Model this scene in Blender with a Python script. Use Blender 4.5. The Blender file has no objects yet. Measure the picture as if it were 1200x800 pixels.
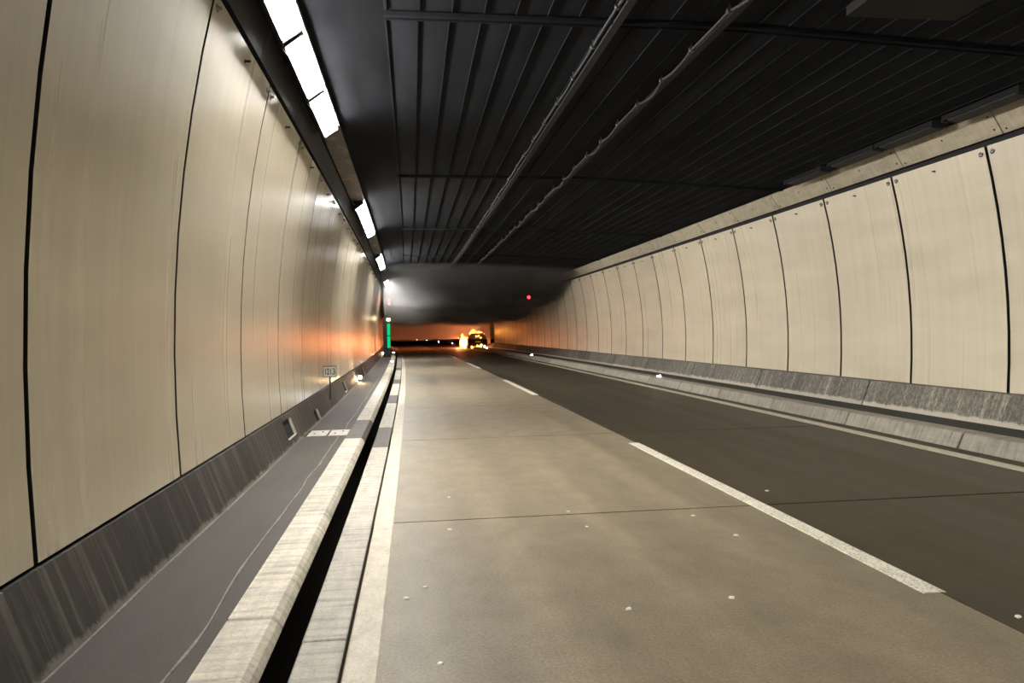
import bpy, bmesh, math, random
from mathutils import Vector, Matrix, noise as mnoise
random.seed(7)
scene = bpy.context.scene
C = scene.collection
R_CURVE = 2000.0          # the tunnel bends gently to the left

def W(u, s, z):
    """tunnel coordinates (lateral, along, up) to world"""
    a = s / R_CURVE
    return Vector((-R_CURVE + (R_CURVE + u) * math.cos(a), (R_CURVE + u) * math.sin(a), z))

# ------------------------------------------------------------------ camera
cam_data = bpy.data.cameras.new('camera')
cam = bpy.data.objects.new('camera', cam_data)
C.objects.link(cam)
cam_data.sensor_width = 36.0
cam_data.lens = 888.4 / 1200 * 36.0
cam_data.clip_start = 0.05
cam_data.clip_end = 500
yaw, pitch, roll = math.radians(7.208), math.radians(-0.751), math.radians(1.02)
M = Matrix.Rotation(-yaw, 4, 'Z') @ Matrix.Rotation(math.radians(90) + pitch, 4, 'X') @ Matrix.Rotation(-roll, 4, 'Z')
cam.matrix_world = Matrix.Translation((0, 0, 1.6)) @ M
scene.camera = cam

# ------------------------------------------------------------------ world, exposure
world = bpy.data.worlds.new('world')
scene.world = world
world.use_nodes = True
world.node_tree.nodes['Background'].inputs[0].default_value = (0.5, 0.5, 0.55, 1)
world.node_tree.nodes['Background'].inputs[1].default_value = 0.004
vs = scene.view_settings
vs.view_transform = 'Standard'
vs.look = 'None'
vs.exposure = 1.24
vs.gamma = 1.0
vs.use_curve_mapping = False
scene.cycles.volume_bounces = 2
scene.cycles.max_bounces = 8
scene.cycles.diffuse_bounces = 5
scene.cycles.sample_clamp_indirect = 6.0

LAMP_STRENGTH = 75.0
LAMP_TILT = math.radians(36)
LAMP_COLOR = (1.0, 0.97, 0.92, 1)

# ------------------------------------------------------------------ materials
def nodes_of(name):
    m = bpy.data.materials.new(name)
    m.use_nodes = True
    nt = m.node_tree
    b = nt.nodes['Principled BSDF']
    return m, nt, b

def new(nt, kind, **kw):
    n = nt.nodes.new(kind)
    for k, v in kw.items():
        setattr(n, k, v)
    return n

def pos_noise(nt, scale_vec, scale=1.0, detail=4.0, rough=0.55, per_object=False):
    g = new(nt, 'ShaderNodeNewGeometry')
    mp = new(nt, 'ShaderNodeMapping')
    mp.inputs['Scale'].default_value = scale_vec
    nt.links.new(g.outputs['Position'], mp.inputs['Vector'])
    n = new(nt, 'ShaderNodeTexNoise')
    n.inputs['Scale'].default_value = scale
    n.inputs['Detail'].default_value = detail
    n.inputs['Roughness'].default_value = rough
    nt.links.new(mp.outputs[0], n.inputs['Vector'])
    return n.outputs['Fac']

def ramp(nt, fac, stops):
    r = new(nt, 'ShaderNodeValToRGB')
    el = r.color_ramp.elements
    while len(el) < len(stops):
        el.new(0.5)
    for e, (p, c) in zip(el, stops):
        e.position = p
        e.color = (c[0], c[1], c[2], 1) if not isinstance(c, (int, float)) else (c, c, c, 1)
    nt.links.new(fac, r.inputs[0])
    return r.outputs[0]

def mix(nt, a, b, fac, mode='MIX'):
    m = new(nt, 'ShaderNodeMix', data_type='RGBA', blend_type=mode)
    for sock, v in ((m.inputs[6], a), (m.inputs[7], b), (m.inputs[0], fac)):
        if hasattr(v, 'node'):
            nt.links.new(v, sock)
        elif isinstance(v, (int, float)):
            sock.default_value = v
        else:
            sock.default_value = (v[0], v[1], v[2], 1)
    return m.outputs[2]

def bump(nt, b, h, strength=0.3, dist=0.01):
    n = new(nt, 'ShaderNodeBump')
    n.inputs['Strength'].default_value = strength
    n.inputs['Distance'].default_value = dist
    nt.links.new(h, n.inputs['Height'])
    nt.links.new(n.outputs[0], b.inputs['Normal'])

def per_piece(nt, col, lo=0.9, hi=1.08):
    """slight difference of shade from piece to piece"""
    oi = new(nt, 'ShaderNodeObjectInfo')
    r = ramp(nt, oi.outputs['Random'], [(0, (lo, lo, lo)), (1, (hi, hi, hi * 0.985))])
    return mix(nt, col, r, 1.0, 'MULTIPLY')

def simple(name, col, rough=0.6, metal=0.0, var=0.15, vscale=6.0, bmp=0.0):
    m, nt, b = nodes_of(name)
    f = pos_noise(nt, (1, 1, 1), vscale)
    c0 = tuple(c * (1 - var) for c in col)
    c1 = tuple(min(1, c * (1 + var)) for c in col)
    nt.links.new(ramp(nt, f, [(0.3, c0), (0.7, c1)]), b.inputs['Base Color'])
    b.inputs['Roughness'].default_value = rough
    b.inputs['Metallic'].default_value = metal
    if bmp:
        bump(nt, b, pos_noise(nt, (1, 1, 1), vscale * 8), bmp)
    return m

def emitter(name, col, strength):
    m = bpy.data.materials.new(name)
    m.use_nodes = True
    nt = m.node_tree
    nt.nodes.clear()
    e = new(nt, 'ShaderNodeEmission')
    o = new(nt, 'ShaderNodeOutputMaterial')
    e.inputs[0].default_value = (col[0], col[1], col[2], 1)
    e.inputs[1].default_value = strength
    nt.links.new(e.outputs[0], o.inputs[0])
    return m

def panel_material():
    m, nt, b = nodes_of('enamel_panel')
    streak = pos_noise(nt, (0.2, 4.5, 0.10), 1.6, 2, 0.5)
    fine = pos_noise(nt, (1, 60, 0.5), 1.0, 3, 0.6)
    band = pos_noise(nt, (0.35, 0.35, 2.0), 1.1, 3, 0.5)
    c = ramp(nt, streak, [(0.25, (0.71, 0.635, 0.485)), (0.55, (0.75, 0.675, 0.52)), (0.8, (0.785, 0.71, 0.55))])
    c = mix(nt, c, ramp(nt, fine, [(0.35, (0.965, 0.965, 0.965)), (0.65, (1.02, 1.02, 1.015))]), 1.0, 'MULTIPLY')
    c = mix(nt, c, ramp(nt, band, [(0.3, (0.90, 0.895, 0.88)), (0.7, (1.04, 1.035, 1.03))]), 1.0, 'MULTIPLY')
    c = per_piece(nt, c, 0.95, 1.03)
    nt.links.new(c, b.inputs['Base Color'])
    r = ramp(nt, streak, [(0.25, (0.31,) * 3), (0.8, (0.26,) * 3)])
    nt.links.new(r, b.inputs['Roughness'])
    b.inputs['Specular IOR Level'].default_value = 0.75
    bump(nt, b, fine, 0.02, 0.003)
    return m

def base_material(name, dark, light, streak_amt, speck):
    m, nt, b = nodes_of(name)
    st = pos_noise(nt, (0.5, 11, 0.35), 1.0, 5, 0.65)
    big = pos_noise(nt, (0.9, 0.9, 0.5), 1.0, 3, 0.5)
    sp = pos_noise(nt, (1, 1, 0.5), 22, 6, 0.7)
    c = ramp(nt, st, [(0.5, dark), (0.78, light)])
    c = mix(nt, dark, c, streak_amt)
    c = mix(nt, c, ramp(nt, big, [(0.35, (0.7, 0.7, 0.7)), (0.7, (1.25, 1.25, 1.22))]), 1.0, 'MULTIPLY')
    c = mix(nt, c, ramp(nt, sp, [(0.4, (1 - speck,) * 3), (0.62, (1 + speck,) * 3)]), 1.0, 'MULTIPLY')
    # lime bloom along the foot of the block
    g = new(nt, 'ShaderNodeNewGeometry')
    sx = new(nt, 'ShaderNodeSeparateXYZ')
    nt.links.new(g.outputs['Position'], sx.inputs[0])
    ad = new(nt, 'ShaderNodeMath', operation='MULTIPLY_ADD')
    nt.links.new(pos_noise(nt, (3, 3, 3), 1.5, 5, 0.7), ad.inputs[0])
    ad.inputs[1].default_value = -0.16
    nt.links.new(sx.outputs[2], ad.inputs[2])
    ft = ramp(nt, ad.outputs[0], [(0.055, (0.75,) * 3), (0.085, (0.0,) * 3)])
    c = mix(nt, c, tuple(min(1, 1.35 * v) for v in light), ft)
    nt.links.new(per_piece(nt, c, 0.9, 1.1), b.inputs['Base Color'])
    b.inputs['Roughness'].default_value = 0.62
    bump(nt, b, sp, 0.15, 0.01)
    return m

def stone_material(name, col, var=0.22):
    m, nt, b = nodes_of(name)
    a = pos_noise(nt, (14, 2.2, 6), 1.0, 6, 0.65)
    cross = pos_noise(nt, (2.0, 16, 2), 1.0, 5, 0.6)
    s = pos_noise(nt, (1, 1, 1), 60, 4, 0.7)
    lo = tuple(c * (1 - var * 1.6) for c in col)
    hi = tuple(min(1, c * (1 + var)) for c in col)
    c = ramp(nt, cross, [(0.3, lo), (0.5, col), (0.72, hi)])
    c = mix(nt, c, ramp(nt, a, [(0.3, (0.82,) * 3), (0.6, (1.08,) * 3)]), 1.0, 'MULTIPLY')
    c = mix(nt, c, ramp(nt, s, [(0.33, (0.75,) * 3), (0.5, (1.03,) * 3)]), 1.0, 'MULTIPLY')
    nt.links.new(per_piece(nt, c, 0.82, 1.08), b.inputs['Base Color'])
    b.inputs['Roughness'].default_value = 0.68
    bump(nt, b, cross, 0.35, 0.012)
    return m

def road_material(name, col, rough_lo, rough_hi, tyre=0.2):
    m, nt, b = nodes_of(name)
    fine = pos_noise(nt, (1, 1, 1), 58, 4, 0.75)
    mid = pos_noise(nt, (4, 2.2, 1), 1.0, 6, 0.65)
    long_ = pos_noise(nt, (2.3, 0.06, 1), 1.0, 3, 0.5)
    cross = pos_noise(nt, (0.5, 6, 1), 1.0, 4, 0.6)
    c = ramp(nt, long_, [(0.35, tuple(v * (1 - tyre) for v in col)), (0.65, tuple(v * (1 + tyre * 0.7) for v in col))])
    c = mix(nt, c, ramp(nt, mid, [(0.3, (0.80, 0.79, 0.77)), (0.7, (1.14, 1.14, 1.14))]), 1.0, 'MULTIPLY')
    c = mix(nt, c, ramp(nt, fine, [(0.32, (0.68,) * 3), (0.68, (1.24,) * 3)]), 1.0, 'MULTIPLY')
    c = mix(nt, c, ramp(nt, cross, [(0.35, (0.97,) * 3), (0.65, (1.025,) * 3)]), 1.0, 'MULTIPLY')
    nt.links.new(per_piece(nt, c, 0.95, 1.05), b.inputs['Base Color'])
    nt.links.new(ramp(nt, long_, [(0.3, (rough_lo,) * 3), (0.7, (rough_hi,) * 3)]), b.inputs['Roughness'])
    bump(nt, b, fine, 0.25, 0.004)
    return m

def paint_material(name, col, holes):
    m, nt, b = nodes_of(name)
    v = pos_noise(nt, (1, 1, 1), 62, 3, 0.6)
    wear = pos_noise(nt, (6, 3, 1), 1.5, 5, 0.7)
    dirt = tuple(c * 0.42 for c in col)
    c = ramp(nt, v, [(0.40, dirt), (0.50, col)])
    c = mix(nt, col, c, holes)
    c = mix(nt, c, ramp(nt, wear, [(0.3, (0.78, 0.77, 0.74)), (0.6, (1.04,) * 3)]), 1.0, 'MULTIPLY')
    nt.links.new(c, b.inputs['Base Color'])
    b.inputs['Roughness'].default_value = 0.6
    bump(nt, b, v, 0.5, 0.006)
    return m

def asphalt_material(name, col, seam=None):
    m, nt, b = nodes_of(name)
    f = pos_noise(nt, (1, 1, 1), 150, 3, 0.75)
    big = pos_noise(nt, (3, 0.7, 1), 1.0, 4, 0.6)
    c = ramp(nt, f, [(0.32, tuple(v * 0.7 for v in col)), (0.68, tuple(v * 1.35 for v in col))])
    c = mix(nt, c, ramp(nt, big, [(0.3, (0.85,) * 3), (0.7, (1.15,) * 3)]), 1.0, 'MULTIPLY')
    nt.links.new(c, b.inputs['Base Color'])
    b.inputs['Roughness'].default_value = 0.75
    bump(nt, b, f, 0.4, 0.006)
    return m

def ceiling_material():
    m, nt, b = nodes_of('sooty_ceiling')
    f = pos_noise(nt, (2.5, 0.5, 1), 1.0, 5, 0.6)
    c = ramp(nt, f, [(0.3, (0.0092, 0.0103, 0.0128)), (0.7, (0.0186, 0.0201, 0.0245))])
    nt.links.new(c, b.inputs['Base Color'])
    b.inputs['Roughness'].default_value = 0.9
    b.inputs['Specular IOR Level'].default_value = 0.05
    return m

MAT = {
    'panel': panel_material(),
    'shell': simple('dark_backing', (0.02, 0.02, 0.02), 0.9),
    'base_left': base_material('sooty_concrete_base', (0.045, 0.042, 0.037), (0.24, 0.225, 0.19), 0.9, 0.12),
    'base_right': base_material('stained_concrete_base', (0.16, 0.145, 0.12), (0.46, 0.42, 0.34), 0.9, 0.42),
    'kerb': stone_material('granite_kerb', (0.62, 0.57, 0.47)),
    'kerb_dark': stone_material('dark_granite_kerb', (0.13, 0.118, 0.10)),
    'gutter': stone_material('gutter_stone', (0.52, 0.48, 0.41)),
    'gutter_dark': stone_material('dark_gutter_stone', (0.105, 0.095, 0.085)),
    'kerb_right': stone_material('weathered_kerb', (0.33, 0.30, 0.245)),
    'road_left': road_material('pale_concrete_road', (0.235, 0.192, 0.128), 0.45, 0.60, 0.16),
    'road_right': road_material('dark_concrete_road', (0.046, 0.033, 0.015), 0.5, 0.64, 0.26),
    'subgrade': simple('joint_filler', (0.025, 0.023, 0.02), 0.9),
    'line': paint_material('edge_line_paint', (0.60, 0.545, 0.435), 0.25),
    'dash': paint_material('lane_line_paint', (0.78, 0.73, 0.60), 0.8),
    'asphalt': asphalt_material('walkway_asphalt', (0.07, 0.06, 0.05)),
    'asphalt_dark': asphalt_material('dark_walkway_asphalt', (0.03, 0.028, 0.025)),
    'seam': simple('sealant_seam', (0.22, 0.205, 0.18), 0.7, 0, 0.3, 30),
    'ceiling': ceiling_material(),
    'strip': stone_material('concrete_strip', (0.50, 0.44, 0.33), 0.10),
    'strip_dark': simple('dark_cornice', (0.05, 0.052, 0.06), 0.6, 0, 0.3),  # left cornice, much darker than the right one
    'steel': simple('galvanised_steel', (0.36, 0.36, 0.35), 0.35, 0.9, 0.2, 20),
    'dark_steel': simple('dark_steel', (0.045, 0.045, 0.05), 0.45, 0.6, 0.2, 10),
    'bolt_hole': simple('bolt_hole', (0.03, 0.028, 0.025), 0.7),
    'cable': simple('sooty_cable', (0.016, 0.016, 0.018), 0.7, 0, 0.2, 10),
    'soot_steel': simple('soot_covered_steel', (0.005, 0.005, 0.0055), 0.95, 0, 0.3, 10),
    'side_dark': simple('side_strip_dark', (0.006, 0.006, 0.007), 0.8),
    'black': simple('black_cavity', (0.012, 0.012, 0.012), 0.9),
    'pale_concrete': simple('pale_concrete', (0.42, 0.40, 0.35), 0.7, 0, 0.2, 25, 0.2),
    'cover': simple('pale_cover_slab', (0.60, 0.57, 0.49), 0.7, 0, 0.15, 20, 0.3),
    'plate': simple('white_plate', (0.66, 0.62, 0.54), 0.5, 0, 0.08, 15),
    'ink': simple('black_ink', (0.02, 0.02, 0.02), 0.6),
    'char': simple('charred_bodywork', (0.018, 0.016, 0.015), 0.45, 0, 0.4, 5),
    'glass': simple('sooty_glass', (0.012, 0.012, 0.014), 0.12),
    'tyre': simple('tyre_rubber', (0.015, 0.015, 0.015), 0.85),
    'flake': simple('pale_flake', (0.80, 0.77, 0.68), 0.6, 0, 0.05),
    'lamp_lens': emitter('luminaire_lens', LAMP_COLOR, LAMP_STRENGTH),
    'kerb_lens': emitter('kerb_light_lens', (1.0, 0.98, 0.95), 45.0),
    'amber_lens': emitter('amber_lamp_lens', (1.0, 0.70, 0.36), 170.0),
    'red_lens': emitter('red_signal_lens', (1.0, 0.012, 0.018), 6.0),
    'green_lens': emitter('green_exit_panel', (0.01, 0.62, 0.22), 0.42),
    'yellow_lens': emitter('yellow_exit_lamp', (1.0, 0.85, 0.45), 14.0),
}

def rail_material():
    m, nt, b = nodes_of('rusty_rail')
    f = pos_noise(nt, (5, 2.2, 5), 1.0, 5, 0.65)
    c = ramp(nt, f, [(0.5, (0.05, 0.053, 0.065)), (0.60, (0.14, 0.085, 0.05)), (0.72, (0.24, 0.19, 0.15))])
    nt.links.new(c, b.inputs['Base Color'])
    b.inputs['Roughness'].default_value = 0.55
    return m
MAT['rail'] = rail_material()

# ------------------------------------------------------------------ mesh helpers
def mesh_from(name, verts, faces, mat, smooth=False):
    me = bpy.data.meshes.new(name)
    me.from_pydata([tuple(v) for v in verts], [], faces)
    bm = bmesh.new()
    bm.from_mesh(me)
    bmesh.ops.recalc_face_normals(bm, faces=bm.faces)
    bm.to_mesh(me)
    bm.free()
    if mat:
        me.materials.append(MAT[mat] if isinstance(mat, str) else mat)
    if smooth:
        for p in me.polygons:
            p.use_smooth = True
    return me

def obj(name, me, parent=None, loc=(0, 0, 0), rotz=0.0):
    o = bpy.data.objects.new(name, me)
    C.objects.link(o)
    o.location = loc
    o.rotation_euler = (0, 0, rotz)
    if parent is not None:
        o.parent = parent
    return o

def tag(o, label, cat, group=None):
    o['label'] = label
    o['category'] = cat
    if group:
        o['group'] = group
    return o

def structure(o, label=None):
    o['kind'] = 'structure'
    if label:
        o['label'] = label
    return o

def thing(name, label, cat, u, s, z, group=None):
    o = obj(name, None, None, W(u, s, z), s / R_CURVE)
    o.empty_display_size = 0.2
    return tag(o, label, cat, group)

def at(o, s, u=0.0, z=0.0):
    """lay a piece (modelled with x = u, y = along, z = up) down at distance s"""
    o.location = W(u, s, z)
    o.rotation_euler = (0, 0, s / R_CURVE)
    return o

def prism(name, prof, length, mat, bevel=0.0, y0=0.0, smooth=False):
    """closed (u, z) outline extruded along y, ends drawn in a little when bevel is set"""
    n = len(prof)
    cu = sum(p[0] for p in prof) / n
    cz = sum(p[1] for p in prof) / n
    rings = []
    def ring(y, k):
        out = []
        for (u, z) in prof:
            du, dz = u - cu, z - cz
            l = math.hypot(du, dz) or 1
            out.append((u - du / l * k, y, z - dz / l * k))
        return out
    if bevel:
        rings = [ring(y0, bevel), ring(y0 + bevel, 0), ring(y0 + length - bevel, 0), ring(y0 + length, bevel)]
    else:
        rings = [ring(y0, 0), ring(y0 + length, 0)]
    vv = [p for r in rings for p in r]
    ff = []
    for k in range(len(rings) - 1):
        for i in range(n):
            j = (i + 1) % n
            ff.append((k * n + i, k * n + j, (k + 1) * n + j, (k + 1) * n + i))
    ff.append(tuple(range(n - 1, -1, -1)))
    ff.append(tuple((len(rings) - 1) * n + i for i in range(n)))
    return mesh_from(name, vv, ff, mat, smooth)

def box(name, u0, u1, y0, y1, z0, z1, mat, bevel=0.0):
    return prism(name, [(u0, z0), (u1, z0), (u1, z1), (u0, z1)], y1 - y0, mat, bevel, y0)

def sweep(name, prof, s0, s1, mat, step=4.0, closed=True):
    """outline carried along the bend, world coordinates"""
    n = len(prof)
    k = max(1, int(math.ceil((s1 - s0) / step)))
    vv = []
    for i in range(k + 1):
        s = s0 + (s1 - s0) * i / k
        vv += [W(u, s, z) for (u, z) in prof]
    ff = []
    for i in range(k):
        for a in range(n if closed else n - 1):
            b = (a + 1) % n
            ff.append((i * n + a, i * n + b, (i + 1) * n + b, (i + 1) * n + a))
    if closed:
        ff.append(tuple(range(n - 1, -1, -1)))
        ff.append(tuple(k * n + a for a in range(n)))
    return mesh_from(name, vv, ff, mat)

def cyl(name, r, h, mat, seg=12, axis='z', r2=None):
    bm = bmesh.new()
    bmesh.ops.create_cone(bm, cap_ends=True, segments=seg, radius1=r, radius2=r if r2 is None else r2, depth=h)
    if axis == 'x':
        bmesh.ops.rotate(bm, verts=bm.verts, matrix=Matrix.Rotation(math.radians(90), 3, 'Y'))
    elif axis == 'y':
        bmesh.ops.rotate(bm, verts=bm.verts, matrix=Matrix.Rotation(math.radians(90), 3, 'X'))
    me = bpy.data.meshes.new(name)
    bm.to_mesh(me)
    bm.free()
    me.materials.append(MAT[mat] if isinstance(mat, str) else mat)
    return me

def join_meshes(name, meshes, mat):
    vv, ff = [], []
    for me in meshes:
        o = len(vv)
        vv += [tuple(v.co) for v in me.vertices]
        ff += [tuple(o + i for i in p.vertices) for p in me.polygons]
    return mesh_from(name, vv, ff, mat)

def shifted(me, d):
    for v in me.vertices:
        v.co += Vector(d)
    return me

# ------------------------------------------------------------------ tunnel profile
Z0, RA = 1.32, 11.745
UL, UR = -1.817, 8.874
ZB, ZTOP = 0.545, 4.235
def off(z):
    return (z - Z0) ** 2 / (2 * RA)
def wall_u(side, z):
    return UL + off(z) if side < 0 else UR - off(z)
PITCH = 2.2345
S_LEFT, S_RIGHT = 3.814, 10.332
BAY0, BAY1, BAY_U = 74.0, 97.0, 11.9
S_BACK, S_FAR = -30.0, 190.0

# ------------------------------------------------------------------ floor
floor = structure(obj('floor', sweep('floor', [(-2.4, -0.5), (14.0, -0.5), (14.0, -0.25), (-2.4, -0.25)], S_BACK, S_FAR, 'subgrade', 5.0)))
SLAB = 4.95
slab_l = box('road_slab', -0.372, 3.072, 0.011, SLAB - 0.011, -0.245, 0.0, 'road_left', 0.004)
slab_r = box('road_slab', 3.082, 6.885, 0.011, SLAB - 0.011, -0.245, 0.0, 'road_right', 0.004)
slab_far = box('road_slab', 3.082, 6.885, 0.011, SLAB - 0.011, -0.245, 0.0, 'road_right', 0.004)
for i in range(-3, 36):
    s = 6.47 - SLAB + i * SLAB
    if s + SLAB < -9:
        continue
    at(obj('road_slab', slab_l, floor), s)
    at(obj('road_slab', slab_r, floor), s)
bay_slab = box('bay_slab', 6.895, BAY_U, 0.004, (BAY1 - BAY0) / 4 - 0.004, -0.245, 0.0, 'road_right', 0.004)
for i in range(4):
    at(obj('bay_slab', bay_slab, floor), BAY0 + i * (BAY1 - BAY0) / 4)

# kerb stones, drainage gutter stones, walkway on the left
KST = 2.27
kerb_prof = [(-0.99, -0.24), (-0.86, -0.24), (-0.80, 0.06), (-0.715, 0.078), (-0.735, 0.115), (-0.765, 0.14), (-0.99, 0.14)]
kerb_l = prism('kerb_stone', kerb_prof, KST - 0.018, 'kerb', 0.008)
kerb_ld = prism('kerb_stone', kerb_prof, KST - 0.008, 'kerb_dark', 0.006)
gut_prof = [(-0.62, -0.24), (-0.39, -0.24), (-0.39, -0.004), (-0.398, 0.0), (-0.61, 0.0), (-0.62, -0.01)]
gut_l = prism('gutter_stone', gut_prof, KST - 0.018, 'gutter', 0.008)
gut_ld = prism('gutter_stone', gut_prof, KST - 0.01, 'gutter_dark', 0.006)
for i in range(-4, 40):
    s = 4.06 + i * KST
    dark = (i == 3)
    at(obj('kerb_stone', kerb_ld if dark else kerb_l, floor), s)
    at(obj('gutter_stone', gut_ld if dark or i in (6, 9, 13) else gut_l, floor), s)
# black drain channel under the slot
structure(obj('trim_1', sweep('trim_1', [(-0.85, -0.249), (-0.615, -0.249), (-0.615, -0.225), (-0.85, -0.225)], -6, 100, 'black')), None)

walk_l = box('walkway_slab', -1.80, -0.998, 0.0, KST * 3, -0.24, 0.128, 'asphalt')
walk_a = box('walkway_slab', -1.80, -0.998, 0.0, 7.385 + 7.5 - 3.6, -0.24, 0.128, 'asphalt')
walk_b = box('walkway_slab', -1.80, -0.998, 0.0, 20.0, -0.24, 0.128, 'asphalt')
at(obj('walkway_slab', box('walkway_slab', -1.80, -0.998, 0.0, 17.285, -0.24, 0.128, 'asphalt'), floor), -6.0)
at(obj('walkway_slab', walk_b, floor), 11.935)
for i in range(3):
    at(obj('walkway_slab', walk_b, floor), 31.945 + i * 20.01)
# pale covers across the walkway
for k, (a, b) in enumerate(((-1.575, -1.295), (-1.275, -1.0))):
    me = box('cover_slab', a, b, 0.0, 0.62, 0.02, 0.136, 'cover', 0.012)
    c = at(obj('cover_slab', me, floor), 11.30)
    c['label'] = 'pale concrete cover set into the walkway'
    lift = join_meshes('lifting_slot', [shifted(box('q', -0.012, 0.012, -0.05, 0.05, 0, 0.003, 'ink'), (a + 0.09, 0.2, 0.137)),
                                        shifted(box('q', -0.012, 0.012, -0.05, 0.05, 0, 0.003, 'ink'), (b - 0.09, 0.42, 0.137))], 'ink')
    obj('lifting_slot', lift, c)

# wavering sealant seam on the walkway
def seam(name, u0, s0, s1, w, amp, parent):
    vv, ff = [], []
    n = int((s1 - s0) / 0.08)
    for i in range(n + 1):
        s = s0 + (s1 - s0) * i / n
        c = u0 + amp * mnoise.noise((s * 0.9, u0 * 7, 0))
        hw = w * (0.35 + 0.9 * abs(mnoise.noise((s * 2.3, 3.1, u0))))
        for (uu, z) in ((c - hw, 0.1285), (c - hw * 0.8, 0.133), (c + hw * 0.8, 0.133), (c + hw, 0.1285)):
            vv.append(W(uu, s, z))
    for i in range(n):
        for k in range(3):
            ff.append((i * 4 + k, i * 4 + k + 1, i * 4 + k + 5, i * 4 + k + 4))
    return obj(name, mesh_from(name, vv, ff, 'seam'), parent)
seam('sealant_seam', -1.10, -2, 11.2, 0.014, 0.05, floor)
seam('sealant_seam', -1.09, 12.0, 60, 0.014, 0.03, floor)
# crumbly mortar fillet at the foot of the left wall
seam('mortar_fillet', -1.615, -2, 60, 0.016, 0.012, floor)

# right walkway and kerb
KR_PROF = [(6.90, -0.24), (7.27, -0.24), (7.27, 0.19), (7.25, 0.20), (7.02, 0.20), (6.99, 0.185), (6.905, 0.0)]
kerb_r = prism('kerb_stone', KR_PROF, 2.56 - 0.02, 'kerb_right', 0.012)
for i in range(-3, 26):
    s = 8.94 + i * 2.56
    if s + 2.56 < BAY0 + 0.5:
        at(obj('kerb_stone', kerb_r, floor), s)
for i in range(0, 36):
    at(obj('kerb_stone', kerb_r, floor), BAY1 + i * 2.56)
obj('walkway_strip', sweep('walkway_strip', [(7.28, -0.24), (8.7, -0.24), (8.7, 0.075), (7.28, 0.075)], 0, BAY0, 'asphalt_dark'), floor)
obj('walkway_strip', sweep('walkway_strip', [(7.28, -0.24), (8.7, -0.24), (8.7, 0.075), (7.28, 0.075)], BAY1, S_FAR, 'asphalt_dark'), floor)

# ------------------------------------------------------------------ walls
def shell_profile(side, d=0.10):
    zs = [-0.25, 0.3, 0.9, 1.5, 2.1, 2.7, 3.3, 3.8, 4.3, 4.75, 5.0]
    inner = [(wall_u(side, z) + side * d, z) for z in zs]
    outer = [(u + side * 0.35, z) for (u, z) in inner[::-1]]
    return inner + outer
wall_left = structure(obj('wall_left', sweep('wall_left', shell_profile(-1), S_BACK, 130, 'shell')))
wall_right = structure(obj('wall_right', sweep('wall_right', shell_profile(1), S_BACK, BAY0, 'shell')))
wall_far = structure(obj('wall_right_far', sweep('wall_right_far', shell_profile(1), BAY1, S_FAR, 'shell')))

def panel_mesh(side, width, z0=ZB, z1=ZTOP):
    n = 9
    vv, ff = [], []
    t = 0.03
    cols = ((0.0, t), (0.0, 0.001), (0.0, 0.001), (0.002, 0.0), (0.002, 0.0), (width - 0.002, 0.0), (width - 0.002, 0.0), (width, 0.001), (width, 0.001), (width, t))
    m = len(cols)
    for i in range(n):
        z = z0 + (z1 - z0) * i / (n - 1)
        u = wall_u(side, z)
        for (y, d) in cols:
            vv.append((u + side * d, y, z))
    for i in range(n - 1):
        for k in (0, 2, 4, 6, 8):
            f = (i * m + k, i * m + k + 1, i * m + m + k + 1, i * m + m + k)
            ff.append(f if side > 0 else f[::-1])
    me = bpy.data.meshes.new('wall_panel')
    me.from_pydata(vv, [], ff)
    me.materials.append(MAT['panel'])
    me.materials.append(MAT['bolt_hole'])      # narrow edges coloured dark so the joints read as lines
    for i, p in enumerate(me.polygons):
        p.use_smooth = True
        if i % 5 in (0, 4):
            p.material_index = 1
    return me

def bolt_mesh(side):
    """washer, bolt head and shank standing off the panel"""
    w = cyl('w', 0.034, 0.008, 'steel', 14, 'x')
    h = shifted(cyl('h', 0.015, 0.03, 'steel', 8, 'x'), (-side * 0.018, 0, 0))
    return join_meshes('bolt', [w, h], 'steel')
def recess_mesh(side):
    c = cyl('c', 0.05, 0.004, 'bolt_hole', 14, 'x')
    return join_meshes('bolt_recess', [c], 'bolt_hole')

GAP = 0.048
for side, parent, first, lo, hi in ((-1, wall_left, S_LEFT, -4, 38), (1, wall_right, S_RIGHT, -5, 28)):
    pm = panel_mesh(side, PITCH - GAP)
    bm_, rm_ = bolt_mesh(side), recess_mesh(side)
    pin = join_meshes('fixing_pin', [cyl('a', 0.02, 0.006, 'bolt_hole', 8, 'x'), shifted(cyl('b', 0.011, 0.05, 'bolt_hole', 6, 'x'), (-side * 0.025, 0, 0))], 'bolt_hole')
    for i in range(lo, hi):
        s = first + i * PITCH + GAP / 2
        if side > 0 and s + PITCH > BAY0:
            continue
        p = at(obj('wall_panel', pm, parent), s)
        if s > 45:
            continue
        zt = ZTOP - 0.085
        uu = wall_u(side, zt)
        for y in (0.085, PITCH - GAP - 0.085):
            obj('bolt', bm_, p, (uu - side * 0.006, y, zt))
            if side > 0:
                obj('bolt_recess', rm_, p, (uu - side * 0.001, y, zt))
        zp = ZTOP - 0.13
        obj('fixing_pin', pin, p, (wall_u(side, zp) - side * 0.003, PITCH * 0.5, zp))
pm = panel_mesh(1, PITCH - GAP)
for i in range(0, 26):
    at(obj('wall_panel', pm, wall_far), BAY1 + 0.1 + i * PITCH)

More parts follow.
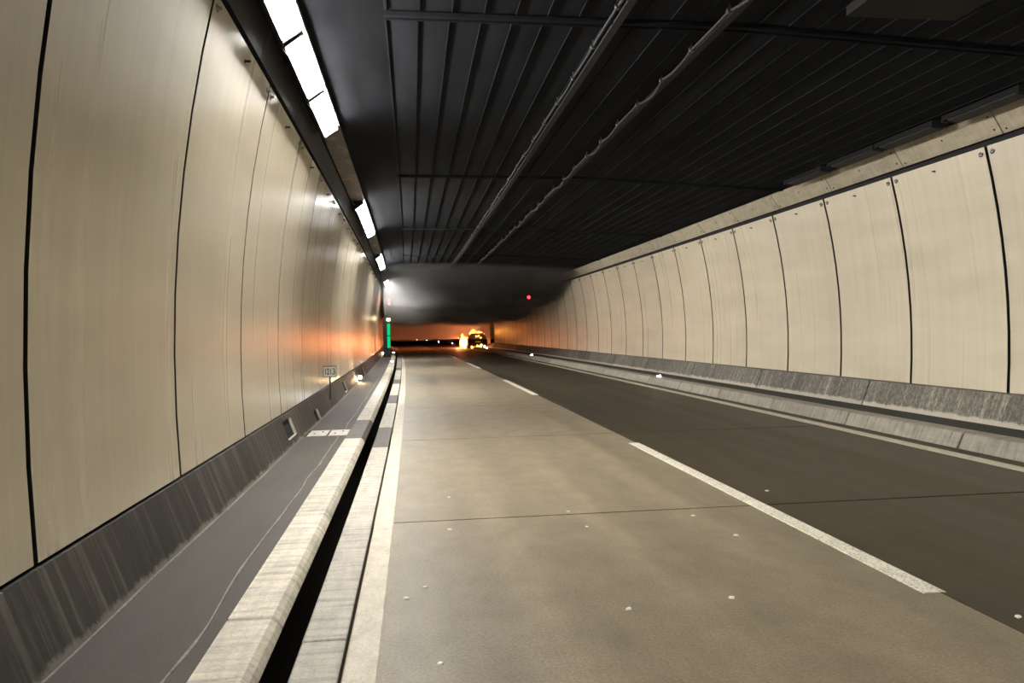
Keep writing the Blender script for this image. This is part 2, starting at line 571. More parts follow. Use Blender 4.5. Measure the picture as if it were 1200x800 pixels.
# concrete base blocks, some with openings on the left
def base_block(side, length, openings, mat):
    if side < 0:
        a, b, zb, zt = -1.60, -1.775, 0.05, 0.525
        back = -1.90
    else:
        a, b, zb, zt = 8.50, 8.70, 0.03, 0.535
        back = 8.95
    def u_at(z):
        return a + (b - a) * (z - zb) / (zt - zb)
    ys = sorted(set([0.0, length] + [v for o in openings for v in o[:2]]))
    zs = sorted(set([zb, zt] + [v for o in openings for v in o[2:4]]))
    vv, ff, idx = [], [], {}
    def V(u, y, z):
        k = (round(u, 5), round(y, 5), round(z, 5))
        if k not in idx:
            idx[k] = len(vv)
            vv.append(k)
        return idx[k]
    for i in range(len(ys) - 1):
        for j in range(len(zs) - 1):
            y0, y1, z0, z1 = ys[i], ys[i + 1], zs[j], zs[j + 1]
            if any(o[0] <= y0 and y1 <= o[1] and o[2] <= z0 and z1 <= o[3] for o in openings):
                continue
            ff.append((V(u_at(z0), y0, z0), V(u_at(z0), y1, z0), V(u_at(z1), y1, z1), V(u_at(z1), y0, z1)))
    for y in (0.0, length):
        ff.append(tuple([V(u_at(z), y, z) for z in zs] + [V(back, y, zt), V(back, y, zb)]))
    for i in range(len(ys) - 1):
        ff.append((V(u_at(zt), ys[i], zt), V(u_at(zt), ys[i + 1], zt), V(back, ys[i + 1], zt), V(back, ys[i], zt)))
        ff.append((V(u_at(zb), ys[i], zb), V(u_at(zb), ys[i + 1], zb), V(back, ys[i + 1], zb), V(back, ys[i], zb)))
    ff.append((V(back, 0, zb), V(back, length, zb), V(back, length, zt), V(back, 0, zt)))
    me = mesh_from('base_block', vv, ff, mat)
    return me, u_at

niches = [(10.30, 10.98, 0.215, 0.455), (13.05, 13.62, 0.10, 0.32), (18.95, 19.75, 0.18, 0.43), (26.9, 27.8, 0.18, 0.43), (36.5, 37.4, 0.18, 0.43)]
BL = PITCH * 3
s = 3.50 - BL * 2
while s < 88:
    ops = [(n[0] - s, n[1] - s, n[2], n[3]) for n in niches if n[0] > s and n[1] < s + BL - 0.02]
    me, u_at = base_block(-1, BL - 0.022, ops, 'base_left')
    bo = at(obj('base_block', me, wall_left), s)
    for (y0, y1, z0, z1) in ops:
        d = 0.035
        vv = [(u_at(z0), y0, z0), (u_at(z0), y1, z0), (u_at(z1), y1, z1), (u_at(z1), y0, z1),
              (u_at(z0) - d, y0, z0), (u_at(z0) - d, y1 - 0.03, z0), (u_at(z1) - d, y1 - 0.03, z1), (u_at(z1) - d, y0, z1)]
        fr = obj('niche_lining', mesh_from('niche_lining', vv, [(0, 1, 5, 4), (1, 2, 6, 5), (2, 3, 7, 6), (3, 0, 4, 7)], 'pale_concrete'), bo)
        bk = obj('niche_shade', mesh_from('niche_shade', [vv[4], vv[5], vv[6], vv[7]], [(0, 1, 2, 3)], 'black'), bo)  # black sheet standing in for the shade of a deeper opening
    s += BL
BRL = PITCH * 2
me_r, _ = base_block(1, BRL - 0.02, [], 'base_right')
s = 9.1 - BRL * 2
while s < BAY0 - BRL:
    at(obj('base_block', me_r, wall_right), s)
    s += BRL
me_e, _ = base_block(1, BAY0 - s, [], 'base_right')
at(obj('base_block', me_e, wall_right), s)
s = BAY1
for i in range(14):
    at(obj('base_block', me_r, wall_far), s)
    s += BRL

# sloping concrete strip above the panels, pieces with joints
strip_prof_r = [(8.50, 4.335), (8.30, 4.66), (8.42, 4.74), (8.72, 4.40)]
strip_r = prism('cornice_panel', strip_prof_r, PITCH - 0.014, 'strip', 0.006)
tiny = join_meshes('formwork_hole', [cyl('a', 0.014, 0.02, 'bolt_hole', 8, 'x')], 'bolt_hole')
for i in range(-5, 28):
    s = 9.98 + i * PITCH
    if s + PITCH > BAY0:
        continue
    c = at(obj('cornice_panel', strip_r, wall_right), s)
    if s < 30:
        for (y, t) in ((PITCH * 0.5, 0.55), (0.09, 0.25), (0.09, 0.8), (PITCH - 0.1, 0.15)):
            obj('formwork_hole', tiny, c, (8.50 + (8.30 - 8.50) * t, y, 4.335 + (4.66 - 4.335) * t))
strip_prof_l = [(-1.455, 4.325), (-1.36, 4.64), (-1.45, 4.72), (-1.65, 4.39)]
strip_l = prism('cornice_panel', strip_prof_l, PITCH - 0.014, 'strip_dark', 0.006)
for i in range(-4, 36):
    at(obj('cornice_panel', strip_l, wall_left), 3.3 + i * PITCH)

# breakdown bay on the right
wall_bay = structure(obj('wall_bay', sweep('wall_bay', [(BAY_U, -0.25), (BAY_U + 0.3, -0.25), (BAY_U + 0.3, 5.0), (BAY_U, 5.0)], BAY0, BAY1 + 0.3, 'panel')))
wall_end = structure(obj('wall_bay_end', box('wall_bay_end', 8.90, BAY_U, 0.0, 0.3, -0.25, 5.0, 'panel')))
at(wall_end, BAY1)
wall_start = structure(obj('wall_bay_start', box('wall_bay_start', 8.62, BAY_U + 0.3, -0.3, 0.0, -0.25, 5.0, 'black')))
at(wall_start, BAY0)

# ------------------------------------------------------------------ ceiling
CEIL = [(-1.38, 4.68), (-0.62, 4.84), (-0.25, 4.905), (3.65, 4.905), (8.35, 4.67)]
def ceil_z(u):
    for (a, b) in zip(CEIL[:-1], CEIL[1:]):
        if u <= b[0]:
            t = (u - a[0]) / (b[0] - a[0])
            return a[1] + t * (b[1] - a[1])
    return CEIL[-1][1]
ceil_outline = [(u, z + 0.03) for (u, z) in [(-1.7, 4.60)] + CEIL + [(9.0, 4.66), (12.3, 4.9)]] + [(12.3, 5.4), (-1.7, 5.4)]
ceiling = structure(obj('ceiling', sweep('ceiling', ceil_outline, S_BACK, S_FAR, 'ceiling')))
BOARD, C_SEG, C_0 = 0.3335, 8.16, 7.95
for k in range(-2, 6):
    sa = C_0 + k * C_SEG + 0.17
    ln = C_SEG - 0.26
    u = -0.239
    while u < 8.0:
        z0, z1 = ceil_z(u), ceil_z(u + BOARD)
        prof = [(u, z0 + 0.02), (u, z0 - 0.014), (u + 0.009, z0 - 0.014), (u + 0.016, z0), (u + BOARD - 0.003, z1), (u + BOARD - 0.003, z1 + 0.02)]
        b = at(obj('ceiling_board', prism('ceiling_board', prof, ln, 'ceiling'), ceiling), sa)
        u += BOARD
    # ribs of the transverse joint
    for (y, w, d) in ((0.0, 0.03, 0.022), (0.06, 0.025, 0.012), (0.15, 0.015, 0.008)):
        pts = [p for p in CEIL[2:]]
        poly = [(u_, z_ - d) for (u_, z_) in pts] + [(u_, z_ + 0.025) for (u_, z_) in pts[::-1]]
        at(obj('joint_rib', prism('joint_rib', poly, w, 'ceiling'), ceiling), C_0 + k * C_SEG + y)

# two cables clipped under the ceiling
def tube(path, r, seg=6):
    vv, ff = [], []
    n = len(path)
    for i, p in enumerate(path):
        for k in range(seg):
            a = 2 * math.pi * k / seg
            vv.append((p.x + r * math.cos(a), p.y, p.z + r * math.sin(a)))
    for i in range(n - 1):
        for k in range(seg):
            k2 = (k + 1) % seg
            ff.append((i * seg + k, i * seg + k2, (i + 1) * seg + k2, (i + 1) * seg + k))
    return vv, ff
def ceiling_cable(u, label, sag, wander, groove):
    root = thing('ceiling_cable', label, 'cable', u, 8.0, ceil_z(u), 'cables clipped under the ceiling')
    inv = root.matrix_basis.inverted()
    path, s = [], -6.0
    span = 1.06
    while s < 44:
        f = ((s - 8.47) / span) % 1.0
        k = math.floor((s - 8.47) / span)
        z = ceil_z(u) - 0.075 - sag * 4 * f * (1 - f)
        du = wander * math.sin(k * 2.1) * math.sin(math.pi * f)
        path.append(inv @ W(u + du, s, z))
        s += span / 6
    vv, ff = tube(path, 0.016)
    obj('cable', mesh_from('cable', vv, ff, 'cable', True), root)
    clip = join_meshes('clip', [cyl('a', 0.034, 0.05, 'cable', 10, 'y'), shifted(cyl('b', 0.009, 0.10, 'cable', 6, 'z'), (0, 0, 0.05))], 'dark_steel')
    for i in range(-8, 30):
        s = 8.47 + i * span
        obj('clip', clip, root, inv @ W(u, s, ceil_z(u) - 0.075))
    # flat dark strip beside the cable
    strip = sweep('side_strip', [(u + 0.10, ceil_z(u) + 0.0), (u + 0.10, ceil_z(u) - 0.03), (u + 0.19, ceil_z(u) - 0.03), (u + 0.19, ceil_z(u))], -6, 44, 'side_dark')
    strip.transform(inv)
    obj('side_strip', strip, root)
    return root
ceiling_cable(2.08, 'straight cable on round clips under the dark ceiling, nearer the bright lamps', 0.012, 0.012, True)
ceiling_cable(3.25, 'drooping cable on round clips under the dark ceiling, farther from the bright lamps', 0.05, 0.05, True)

# dark housing under the ceiling at the upper right
hb = thing('ceiling_housing', 'dark box housing under the ceiling at the top right edge', 'housing', 4.95, 6.3, 4.70)
obj('box_body', box('box_body', -0.6, 0.6, -0.9, 0.85, 0.0, 0.09, 'soot_steel', 0.015), hb)
for x in (-0.4, 0.4):
    obj('hanger', box('hanger', x - 0.02, x + 0.02, 0.1, 0.16, 0.088, 0.15, 'dark_steel'), hb)

# ------------------------------------------------------------------ luminaires
rail = sweep('luminaire_rail', [(-1.43, 4.715), (-1.045, 4.715), (-1.035, 4.70), (-1.035, 4.755), (-1.43, 4.755)], -20, 64, 'rail')
structure(obj('trim_2', rail))
def luminaire_parts(lit, L):
    hw = 0.125
    lip = -0.10 if lit else 0.01
    hous = prism('housing', [(-hw - 0.012, 0.085), (-hw - 0.012, lip), (-hw, lip), (-hw, 0.022), (hw - 0.012, 0.022), (hw, 0.035), (hw, 0.085)], L, 'dark_steel' if lit else 'soot_steel', 0.0)
    lens = prism('lens', [(-hw + 0.012, 0.021), (-hw + 0.022, -0.008), (hw - 0.022, -0.03), (hw - 0.006, -0.02), (hw - 0.004, 0.021)], L - 0.13, 'lamp_lens' if lit else 'dull_lens', 0.006, 0.065)
    clip = box('latch', hw - 0.004, hw + 0.008, -0.02, 0.02, 0.0, 0.05, 'steel')
    cap = box('end_cap', -hw - 0.014, hw + 0.004, -0.012, 0.016, -0.015, 0.088, 'dark_steel' if lit else 'soot_steel')
    return hous, lens, clip, cap, L
MAT['dull_lens'] = simple('dull_lens', (0.02, 0.02, 0.019), 0.8)
LIT, OFF = luminaire_parts(True, 1.76), luminaire_parts(False, 1.42)
def luminaire(u, s, z, parts, label, group, name, tilt):
    t = thing(name, label, 'lamp', u, s, z, group)
    t.rotation_euler = (0, tilt, s / R_CURVE)
    hous, lens, clip, cap, L = parts
    obj('housing', hous, t)
    obj('lens', lens, t)
    for y in (L * 0.25, L * 0.5, L * 0.75):
        obj('latch', clip, t, (0, y, 0))
    obj('end_cap', cap, t)
    obj('end_cap', cap, t, (0, L, 0))
    return t
ordw = ['nearest', 'middle', 'farthest']
for g, s0 in enumerate((-18.0, -5.9, 6.10, 18.1, 30.1, 42.1)):
    for k in range(3):
        if g == 5 and k < 1:
            continue          # two tubes glow through the smoke
        where = (f'{ordw[k]} lamp of the second row behind the viewer', f'{ordw[k]} lamp of the row just behind the viewer',
                 f'{ordw[k]} of the three big glaring tunnel lamps at the top left',
                 f'{ordw[k]} tube of the second glaring lamp row along the left wall top',
                 f'{ordw[k]} tube of the third lamp row, just before the smoke',
                 f'{ordw[k]} distant lamp glowing white inside the smoke')[g]
        luminaire(-1.17, s0 + k * 1.86, 4.60, LIT, where, 'lit tunnel lamps above the left wall', 'tunnel_luminaire', -LAMP_TILT)
for k, s0 in enumerate((8.95, 10.60, 12.08, 13.75)):
    luminaire(7.98, s0, ceil_z(7.98) - 0.085, OFF, ['unlit lamp over the right wall, nearest of four', 'unlit lamp over the right wall, second of four', 'unlit lamp over the right wall, third of four', 'unlit lamp over the right wall, farthest of four'][k],
              'unlit lamps above the right wall', 'unlit_luminaire', 0.0)

# ------------------------------------------------------------------ road markings
def marking(name, u0, u1, s0, s1, mat, label, skew=0.0):
    me = sweep(name, [(u0, 0.0005), (u1, 0.0005), (u1 - 0.008, 0.005), (u0 + 0.008, 0.005)], s0, s1, mat, 2.0)
    o = obj(name, me)
    return tag(o, label, 'road marking')
marking('edge_line', -0.366, -0.205, -6, 120, 'line', 'long pale edge line beside the drainage gutter on the left')
marking('edge_line', 6.43, 6.64, -4, BAY0, 'line', 'thin worn edge line along the right kerb')
marking('edge_line', 6.45, 6.62, BAY0, 175, 'line', 'far edge line past the burning car')
for k, w in enumerate(('nearest long white lane dash on the road', 'second white lane dash from the viewer', 'third white lane dash from the viewer', 'fourth white lane dash, left of the burning car', 'fifth, farthest white lane dash beside the burning car')):
    s0 = 4.14 + 14.6 * k
    tag_o = marking('lane_dash', 2.965, 3.115, s0, s0 + 6.2, 'dash', w)
    tag_o['group'] = 'white lane dashes'

# ------------------------------------------------------------------ kerb lights
def kerb_light(u, s, z, label, side):
    t = thing('kerb_light', label, 'light', u, s, z, 'white marker lights on the kerbs')
    obj('housing', prism('housing', [(-0.075, 0), (0.075, 0), (0.05, 0.05), (-0.05, 0.05)], 0.12, 'dark_steel', 0.006), t)
    obj('lens', box('lens', -0.055, 0.055, -0.012, 0.004, 0.006, 0.046, 'kerb_lens', 0.004), t)
    return t
for k, s in enumerate((19.1, 39.8, 58.5)):
    kerb_light(-0.86, s, 0.1405, ('white marker light on the left kerb, nearest', 'white marker light on the left kerb, second', 'white marker light on the left kerb, farthest')[k], -1)
for k, s in enumerate((21.3, 43.4, 65.2)):
    kerb_light(7.12, s, 0.2005, ('white marker light on the right kerb, nearest', 'white marker light on the right kerb, second', 'white marker light on the right kerb, beside the burning car')[k], 1)
for k, s in enumerate((99.0, 120.0, 143.0, 166.0)):
    kerb_light(7.12, s, 0.2005, ('first marker light on the far kerb past the car', 'second marker light on the far kerb past the car', 'third marker light on the far kerb past the car', 'fourth, dimmest marker light on the far kerb')[k], 1)

# ------------------------------------------------------------------ amber lamps low on the left wall
def amber(s, label):
    t = thing('amber_wall_lamp', label, 'lamp', -1.60, s, 0.24, 'amber lamps low on the left wall')
    obj('bracket', box('bracket', -0.08, -0.02, -0.03, 0.09, -0.02, 0.14, 'dark_steel', 0.008), t)
    lens = cyl('lens', 0.05, 0.06, 'amber_lens', 12, 'y', 0.035)
    obj('lens', lens, t, (0.03, -0.03, 0.05))
    obj('rim', cyl('rim', 0.06, 0.03, 'dark_steel', 12, 'y'), t, (0.03, 0.018, 0.05))
    return t
amber(23.5, 'glowing amber lamp low on the left wall over the walkway')
amber(52.0, 'distant amber lamp at the wall foot below the green exit sign')

# ------------------------------------------------------------------ kilometre marker
km = thing('kilometre_marker', 'small white distance plate reading 121.3 standing out from the left wall', 'sign', -1.59, 14.8, 0.42)
obj('post', box('post', -0.015, 0.015, 0.0, 0.03, -0.05, 0.40, 'dark_steel', 0.003), km)
pl = obj('plate', box('plate', -0.125, 0.125, -0.012, 0.0, 0.375, 0.585, 'plate', 0.003), km)
fr = join_meshes('border', [box('a', -0.125, 0.125, -0.016, -0.0125, 0.573, 0.586, 'ink'), box('b', -0.126, -0.116, -0.016, -0.0125, 0.375, 0.586, 'ink'),
                            box('c', 0.116, 0.126, -0.016, -0.0125, 0.375, 0.586, 'ink'), box('d', -0.125, 0.125, -0.016, -0.0125, 0.374, 0.382, 'ink')], 'ink')
obj('border', fr, pl)
cu = bpy.data.curves.new('digits', 'FONT')
cu.body = '121.3'
cu.size = 0.165
cu.offset = 0.0035
cu.extrude = 0.001
cu.align_x = 'CENTER'
tmp = bpy.data.objects.new('digits_tmp', cu)
C.objects.link(tmp)
dg = bpy.context.evaluated_depsgraph_get()
me = bpy.data.meshes.new_from_object(tmp.evaluated_get(dg))
bpy.data.objects.remove(tmp)
me.transform(Matrix.Translation((0, -0.0145, 0.425)) @ Matrix.Rotation(math.radians(90), 4, 'X') @ Matrix.Scale(0.56, 4, (1, 0, 0)))
me.materials.clear()
me.materials.append(MAT['ink'])
obj('digits', me, pl)

# ------------------------------------------------------------------ lane signals and exit sign
def signal(u, s, z, label, n):
    t = thing('lane_signal', label, 'traffic light', u, s, z)
    top = ceil_z(u) - z
    obj('signal_box', box('signal_box', -0.19, 0.19, 0.0, 0.16, -0.22, 0.22 + (n - 1) * 0.0, 'dark_steel', 0.015), t)
    obj('hanger', box('hanger', -0.03, 0.03, 0.05, 0.11, 0.21, top, 'dark_steel'), t)
    for k in range(n):
        zz = 0.0 if n == 1 else (0.11 - 0.22 * k)
        obj('visor', cyl('visor', 0.115, 0.05, 'black', 16, 'y'), t, (0, -0.02, zz))
        obj('lens', cyl('lens', 0.085, 0.02, 'red_lens', 16, 'y'), t, (0, -0.05, zz))
    return t
signal(6.62, 41.2, 3.47, 'glowing red lane signal hanging in the black smoke over the right lane', 1)
signal(-1.05, 48.5, 3.6, 'dim red lane signal by the left wall in pale smoke', 2)

ex = thing('exit_sign', 'tall green lit emergency exit column on the left wall', 'sign', -1.12, 46.0, 0.20)
obj('housing', box('housing', -0.30, 0.14, 0.0, 0.12, 0.0, 2.35, 'dark_steel', 0.01), ex)
obj('light_panel', box('light_panel', -0.06, 0.12, -0.02, 0.0, 0.55, 1.25, 'green_lens', 0.006), ex)
obj('light_panel', box('light_panel', -0.06, 0.12, -0.02, 0.0, 1.30, 2.0, 'green_lens', 0.006), ex)
obj('top_lamp', cyl('top_lamp', 0.09, 0.14, 'yellow_lens', 12), ex, (0.03, -0.03, 2.25))

# ------------------------------------------------------------------ burning car
car = thing('burning_car', 'dark burning car seen from behind at the bay on the right', 'car', 7.33, 74.2, 0.0)
def car_body():
    # stations from the tail (y = 0) to the nose: y, z_low, z_belt, z_top, half width low, half width roof
    st = [(0.00, 0.40, 0.95, 1.02, 0.84, 0.74), (0.06, 0.32, 0.98, 1.10, 0.90, 0.76), (0.30, 0.28, 1.00, 1.52, 0.92, 0.62),
          (0.55, 0.26, 1.00, 1.63, 0.93, 0.62), (1.6, 0.25, 1.00, 1.67, 0.93, 0.64), (2.4, 0.25, 0.99, 1.62, 0.93, 0.62),
          (2.75, 0.25, 0.98, 1.45, 0.93, 0.64), (3.25, 0.26, 0.97, 1.06, 0.92, 0.76), (4.0, 0.28, 0.90, 0.96, 0.90, 0.72),
          (4.3, 0.34, 0.80, 0.84, 0.84, 0.66), (4.38, 0.42, 0.70, 0.72, 0.76, 0.60)]
    vv, ff = [], []
    def ring(y, zl, zb, zt, w, wr):
        half = [(w * 0.86, zl), (w * 0.97, zl + 0.08), (w, (zl + zb) / 2), (w * 0.985, zb), (w * 0.94, zb + (zt - zb) * 0.12),
                ((w + wr) / 2, (zb + zt) / 2), (wr * 1.04, zt - (zt - zb) * 0.16), (wr * 0.86, zt - 0.01), (wr * 0.4, zt)]
        return [(x, y, z) for (x, z) in half] + [(-x, y, z) for (x, z) in half[::-1]]
    for a in st:
        vv += ring(*a)
    n = 18
    for i in range(len(st) - 1):
        for k in range(n):
            k2 = (k + 1) % n
            ff.append((i * n + k, i * n + k2, (i + 1) * n + k2, (i + 1) * n + k))
    ff.append(tuple(range(n)))
    ff.append(tuple((len(st) - 1) * n + k for k in range(n)))
    return mesh_from('body', vv, ff, 'char', True)
car.scale = (1.05, 1.0, 0.91)
car.location = W(7.42, 74.2, 0.0)
body = obj('body', car_body(), car)
obj('rear_window', mesh_from('rear_window', [(-0.68, 0.075, 1.11), (0.68, 0.075, 1.11), (0.52, 0.30, 1.48), (-0.52, 0.30, 1.48),
                                            (-0.68, 0.12, 1.11), (0.68, 0.12, 1.11), (0.52, 0.34, 1.48), (-0.52, 0.34, 1.48)],
                             [(0, 1, 2, 3), (4, 5, 6, 7), (0, 1, 5, 4), (1, 2, 6, 5), (2, 3, 7, 6), (3, 0, 4, 7)], 'glass'), car)
for sx in (-1, 1):
    for (y0, y1) in ((0.62, 1.5), (1.58, 2.6)):
        vv = [(sx * 0.905, y0, 1.08), (sx * 0.905, y1, 1.08), (sx * 0.73, y1 - (0.15 if y1 > 2 else 0), 1.47), (sx * 0.73, y0 + 0.05, 1.50)]
        vv += [(x - sx * 0.03, y, z) for (x, y, z) in vv]
        obj('side_window', mesh_from('side_window', vv, [(0, 1, 2, 3), (4, 5, 6, 7), (0, 1, 5, 4), (1, 2, 6, 5), (2, 3, 7, 6), (3, 0, 4, 7)], 'glass'), car)
    tl = obj('tail_light', box('tail_light', sx * 0.74 - 0.09, sx * 0.74 + 0.09, -0.012, 0.04, 0.72, 0.90, 'glass', 0.01), car)
    mi = obj('wing_mirror', box('wing_mirror', sx * 1.0 - 0.07, sx * 1.0 + 0.07, 2.65, 2.75, 1.0, 1.14, 'char', 0.02), car)
    for y in (0.78, 3.45):
        wh = obj('wheel', cyl('wheel', 0.34, 0.22, 'tyre', 20, 'x'), car, (sx * 0.80, y, 0.34))
        obj('rim', cyl('rim', 0.21, 0.235, 'dark_steel', 14, 'x'), wh)
obj('bumper', box('bumper', -0.86, 0.86, -0.05, 0.05, 0.36, 0.56, 'char', 0.03), car)
obj('number_plate', box('number_plate', -0.26, 0.26, -0.012, 0.012, 0.66, 0.77, 'plate', 0.004), car)

# flames: tongues that give off light, two of them added in the bay
def flame_material():
    m = bpy.data.materials.new('flame')
    m.use_nodes = True
    nt = m.node_tree
    nt.nodes.clear()
    e = new(nt, 'ShaderNodeEmission')
    o = new(nt, 'ShaderNodeOutputMaterial')
    f = pos_noise(nt, (2.2, 2.2, 1.2), 1.0, 3, 0.6)
    c = ramp(nt, f, [(0.3, (1.0, 0.19, 0.016)), (0.5, (1.0, 0.33, 0.05)), (0.7, (1.0, 0.48, 0.13))])
    nt.links.new(c, e.inputs[0])
    e.inputs[1].default_value = 9.0
    nt.links.new(e.outputs[0], o.inputs[0])
    return m
MAT['flame'] = flame_material()
def tongue(x, y, z, h, r, seed):
    rnd = random.Random(seed)
    n, seg = 7, 7
    vv, ff = [], []
    for i in range(n):
        t = i / (n - 1)
        rr = r * (0.45 + 1.5 * t) * (1 - t) ** 0.8 * 1.5 + 0.004
        cx = x + 0.28 * r * math.sin(3 * t + seed) * (1 + t)
        cy = y + 0.2 * r * math.cos(2.5 * t + seed)
        for k in range(seg):
            a = 2 * math.pi * k / seg
            w = rr * (1 + 0.25 * rnd.uniform(-1, 1))
            vv.append((cx + w * math.cos(a), cy + w * math.sin(a), z + h * t))
    for i in range(n - 1):
        for k in range(seg):
            k2 = (k + 1) % seg
            ff.append((i * seg + k, i * seg + k2, (i + 1) * seg + k2, (i + 1) * seg + k))
    ff.append(tuple(range(seg)))
    ff.append(tuple((n - 1) * seg + k for k in range(seg)))
    return mesh_from('flame_tongue', vv, ff, 'flame', True)
fire = thing('fire', 'bright orange flames over and beside the dark car', 'fire', 7.42, 74.2, 0.0)
tongues = [(-1.12, 1.6, 0.02, 1.2, 0.13), (-1.18, 2.6, 0.02, 1.5, 0.15), (-1.14, 3.4, 0.02, 1.4, 0.15), (-1.2, 4.3, 0.02, 1.5, 0.16), (-1.1, 5.0, 0.02, 1.3, 0.15), (-0.8, 5.2, 0.02, 1.2, 0.15), (1.3, 8.6, 0.02, 1.0, 0.25), (1.6, 9.2, 0.02, 1.2, 0.3),
           (-0.45, 1.2, 1.40, 0.40, 0.14), (-0.1, 1.6, 1.42, 0.45, 0.15), (0.25, 1.3, 1.40, 0.33, 0.13), (0.52, 2.0, 1.38, 0.3, 0.12), (-0.66, 0.9, 1.15, 0.45, 0.10), (0.78, 1.2, 1.05, 0.4, 0.08),
           (-0.2, 3.5, 0.93, 1.0, 0.25), (0.4, 3.7, 0.9, 0.8, 0.22),
           (-0.15, 0.13, 1.13, 0.18, 0.08), (0.12, 0.17, 1.15, 0.18, 0.09), (0.30, 0.04, 0.98, 0.14, 0.05),
           (-0.62, -0.10, 0.02, 0.26, 0.07), (-0.05, -0.14, 0.02, 0.34, 0.09), (0.28, -0.14, 0.02, 0.42, 0.12), (0.62, -0.10, 0.02, 0.3, 0.08)]
for k, (x, y, z, h, r) in enumerate(tongues):
    obj('flame_tongue', tongue(x, y, z, h, r, k * 1.7), fire)

for (x, y, z, p) in ((-1.35, 5.2, 0.8, 460), (1.45, 9.0, 1.1, 1700)):  # fill lights added to the flames; the bay one brightens the end wall
    ld = bpy.data.lights.new('fire_fill', 'POINT')
    ld.energy = p
    ld.color = (1.0, 0.24, 0.085)
    ld.shadow_soft_size = 0.35
    lo = bpy.data.objects.new('fire_fill', ld)
    C.objects.link(lo)
    lo.parent = fire
    lo.location = (x, y, z)

# ------------------------------------------------------------------ pale flakes on the road
flakes = [(0.30, 7.36, 'pale flake in the left lane just past the second slab joint'), (0.09, 3.66, 'pale flake nearest the viewer in the left lane'),
          (1.18, 4.20, 'bright pale flake in the middle of the left lane'), (0.03, 4.78, 'pale flake close to the left edge line'),
          (1.31, 6.55, 'pale flake lying on the near slab joint'), (-0.08, 4.60, 'pale flake touching the left edge line'),
          (0.25, 6.15, 'pale flake just before the near slab joint, toward the left line'), (1.36, 6.02, 'pale flake before the near slab joint, mid lane'),
          (2.33, 6.20, 'pale flake left of the nearest lane dash, farther one'), (2.42, 5.55, 'pale flake left of the nearest lane dash, nearer one'),
          (1.83, 4.27, 'flat pale flake between mid lane and the lane dash'), (3.22, 3.72, 'pale flake just behind the end of the nearest dash'),
          (3.38, 7.0, 'pale flake on the dark right lane')]
def flake_mesh(seed):
    rnd = random.Random(seed)
    n = 7
    out = [(0.022 * rnd.uniform(0.6, 1.3) * math.cos(2 * math.pi * k / n), 0.017 * rnd.uniform(0.6, 1.3) * math.sin(2 * math.pi * k / n)) for k in range(n)]
    vv = [(x, y, 0.0) for x, y in out] + [(x * 0.8, y * 0.8, 0.008) for x, y in out]
    ff = [tuple(range(n)), tuple(range(n, 2 * n))] + [(k, (k + 1) % n, n + (k + 1) % n, n + k) for k in range(n)]
    return mesh_from('debris_flake', vv, ff, 'flake')
for k, (u, s, lab) in enumerate(flakes):
    o = obj('debris_flake', flake_mesh(k), None, W(u, s, 0.0005), random.uniform(0, 6))
    tag(o, lab, 'debris', 'pale flakes scattered on the road')

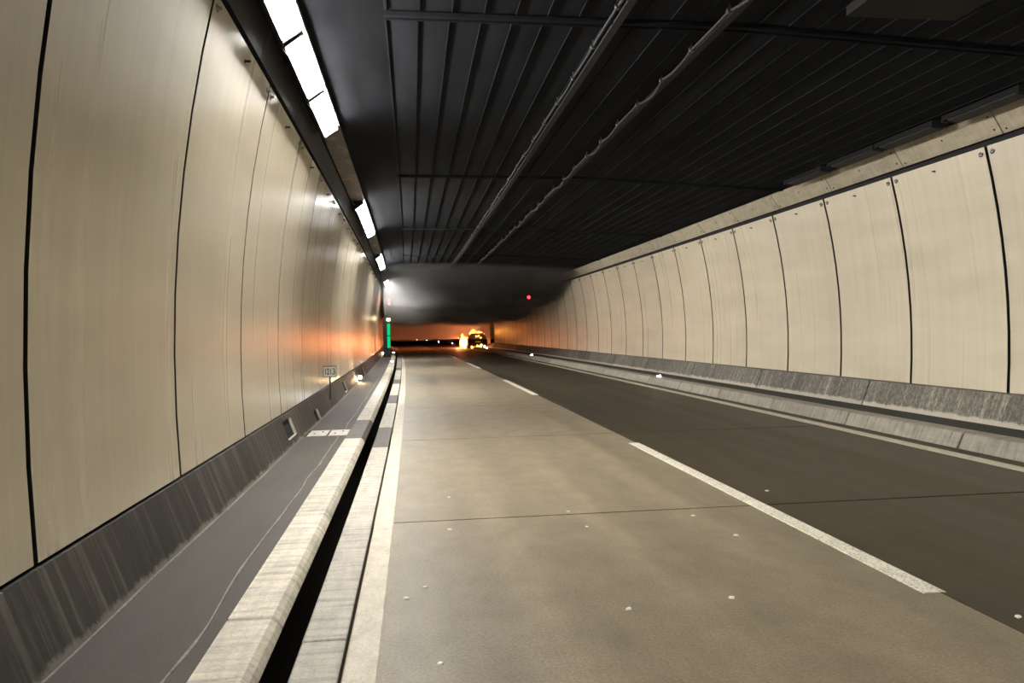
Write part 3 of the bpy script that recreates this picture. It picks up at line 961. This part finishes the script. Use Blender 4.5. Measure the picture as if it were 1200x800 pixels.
# ------------------------------------------------------------------ smoke
def smoke_material(name, density, albedo):
    m = bpy.data.materials.new(name)
    m.use_nodes = True
    nt = m.node_tree
    nt.nodes.clear()
    v = new(nt, 'ShaderNodeVolumePrincipled')
    v.inputs['Color'].default_value = (albedo, albedo, albedo * 1.02, 1)
    v.inputs['Density'].default_value = density
    v.inputs['Anisotropy'].default_value = 0.2
    o = new(nt, 'ShaderNodeOutputMaterial')
    nt.links.new(v.outputs[0], o.inputs['Volume'])
    return m
def interp(pts, x):
    if x <= pts[0][0]:
        return pts[0][1]
    for (a, b) in zip(pts[:-1], pts[1:]):
        if x <= b[0]:
            t = (x - a[0]) / (b[0] - a[0])
            t = t * t * (3 - 2 * t)
            return a[1] + t * (b[1] - a[1])
    return pts[-1][1]
def smoke_layer(name, parent, curve, density, albedo, lump, seed, left_shift, s_end):
    """closed billowing body hanging under the ceiling"""
    s0 = curve[0][0]
    nu = 22
    ss = []
    s = s0
    while s < s_end:
        ss.append(s)
        s += 1.0 if s < 80 else 3.0
    us = [-1.36 + (8.44 + 1.36) * k / (nu - 1) for k in range(nu)]
    vv, ff = [], []
    for i, s in enumerate(ss):
        for k, u in enumerate(us):
            top = min(ceil_z(u) - 0.06, 4.40 + 1.6 * (8.44 - u))
            lf = max(0.0, 1 - (u + 1.4) / 4.5)
            n = mnoise.fractal(Vector((u * 0.42, s * 0.16, seed)), 0.9, 2.1, 4)
            z = interp(curve, s - left_shift * lf - 2.5 * mnoise.noise(Vector((u * 0.5, 1.3, seed)))) + lump * n
            z = min(top - 0.02, max(0.9, z))
            if i == 0:
                z = top - 0.02
            vv.append(W(u, s, top))
            vv.append(W(u, s, z))
    m = len(ss)
    def T(i, k): return (i * nu + k) * 2
    def B(i, k): return (i * nu + k) * 2 + 1
    for i in range(m - 1):
        for k in range(nu - 1):
            ff.append((T(i, k), T(i, k + 1), T(i + 1, k + 1), T(i + 1, k)))
            ff.append((B(i, k), B(i + 1, k), B(i + 1, k + 1), B(i, k + 1)))
        for k in (0, nu - 1):
            ff.append((T(i, k), T(i + 1, k), B(i + 1, k), B(i, k)))
    for i in (0, m - 1):
        for k in range(nu - 1):
            ff.append((T(i, k), T(i, k + 1), B(i, k + 1), B(i, k)))
    return obj(name, mesh_from(name, vv, ff, smoke_material(name, density, albedo), True), parent)
smoke = obj('smoke', None, None, (0, 0, 0))
tag(smoke, 'thick black smoke rolling under the ceiling above the burning car', 'smoke')
smoke['kind'] = 'stuff'
for a in (('thin_smoke', [(35, 4.85), (38, 4.0), (43, 3.2), (50, 2.2), (60, 1.1), (70, 0.95), (140, 0.9)], 0.065, 0.7, 0.25, 1.0, -1.0, 130),
          ('smoke_body', [(35.5, 4.85), (38.5, 4.2), (41, 3.6), (46, 3.1), (54, 2.5), (70, 2.35), (85, 2.0), (150, 1.9)], 0.20, 0.38, 0.30, 5.0, 0.5, 128),
          ('smoke_core', [(36.5, 4.85), (39, 4.1), (41.5, 3.5), (47, 3.0), (54, 2.6), (72, 2.5), (90, 2.3), (150, 2.2)], 0.75, 0.15, 0.30, 9.0, 9.0, 126)):
    o = smoke_layer(a[0], smoke, a[1], a[2], a[3], a[4], a[5], a[6], a[7])
    o['kind'] = 'stuff'
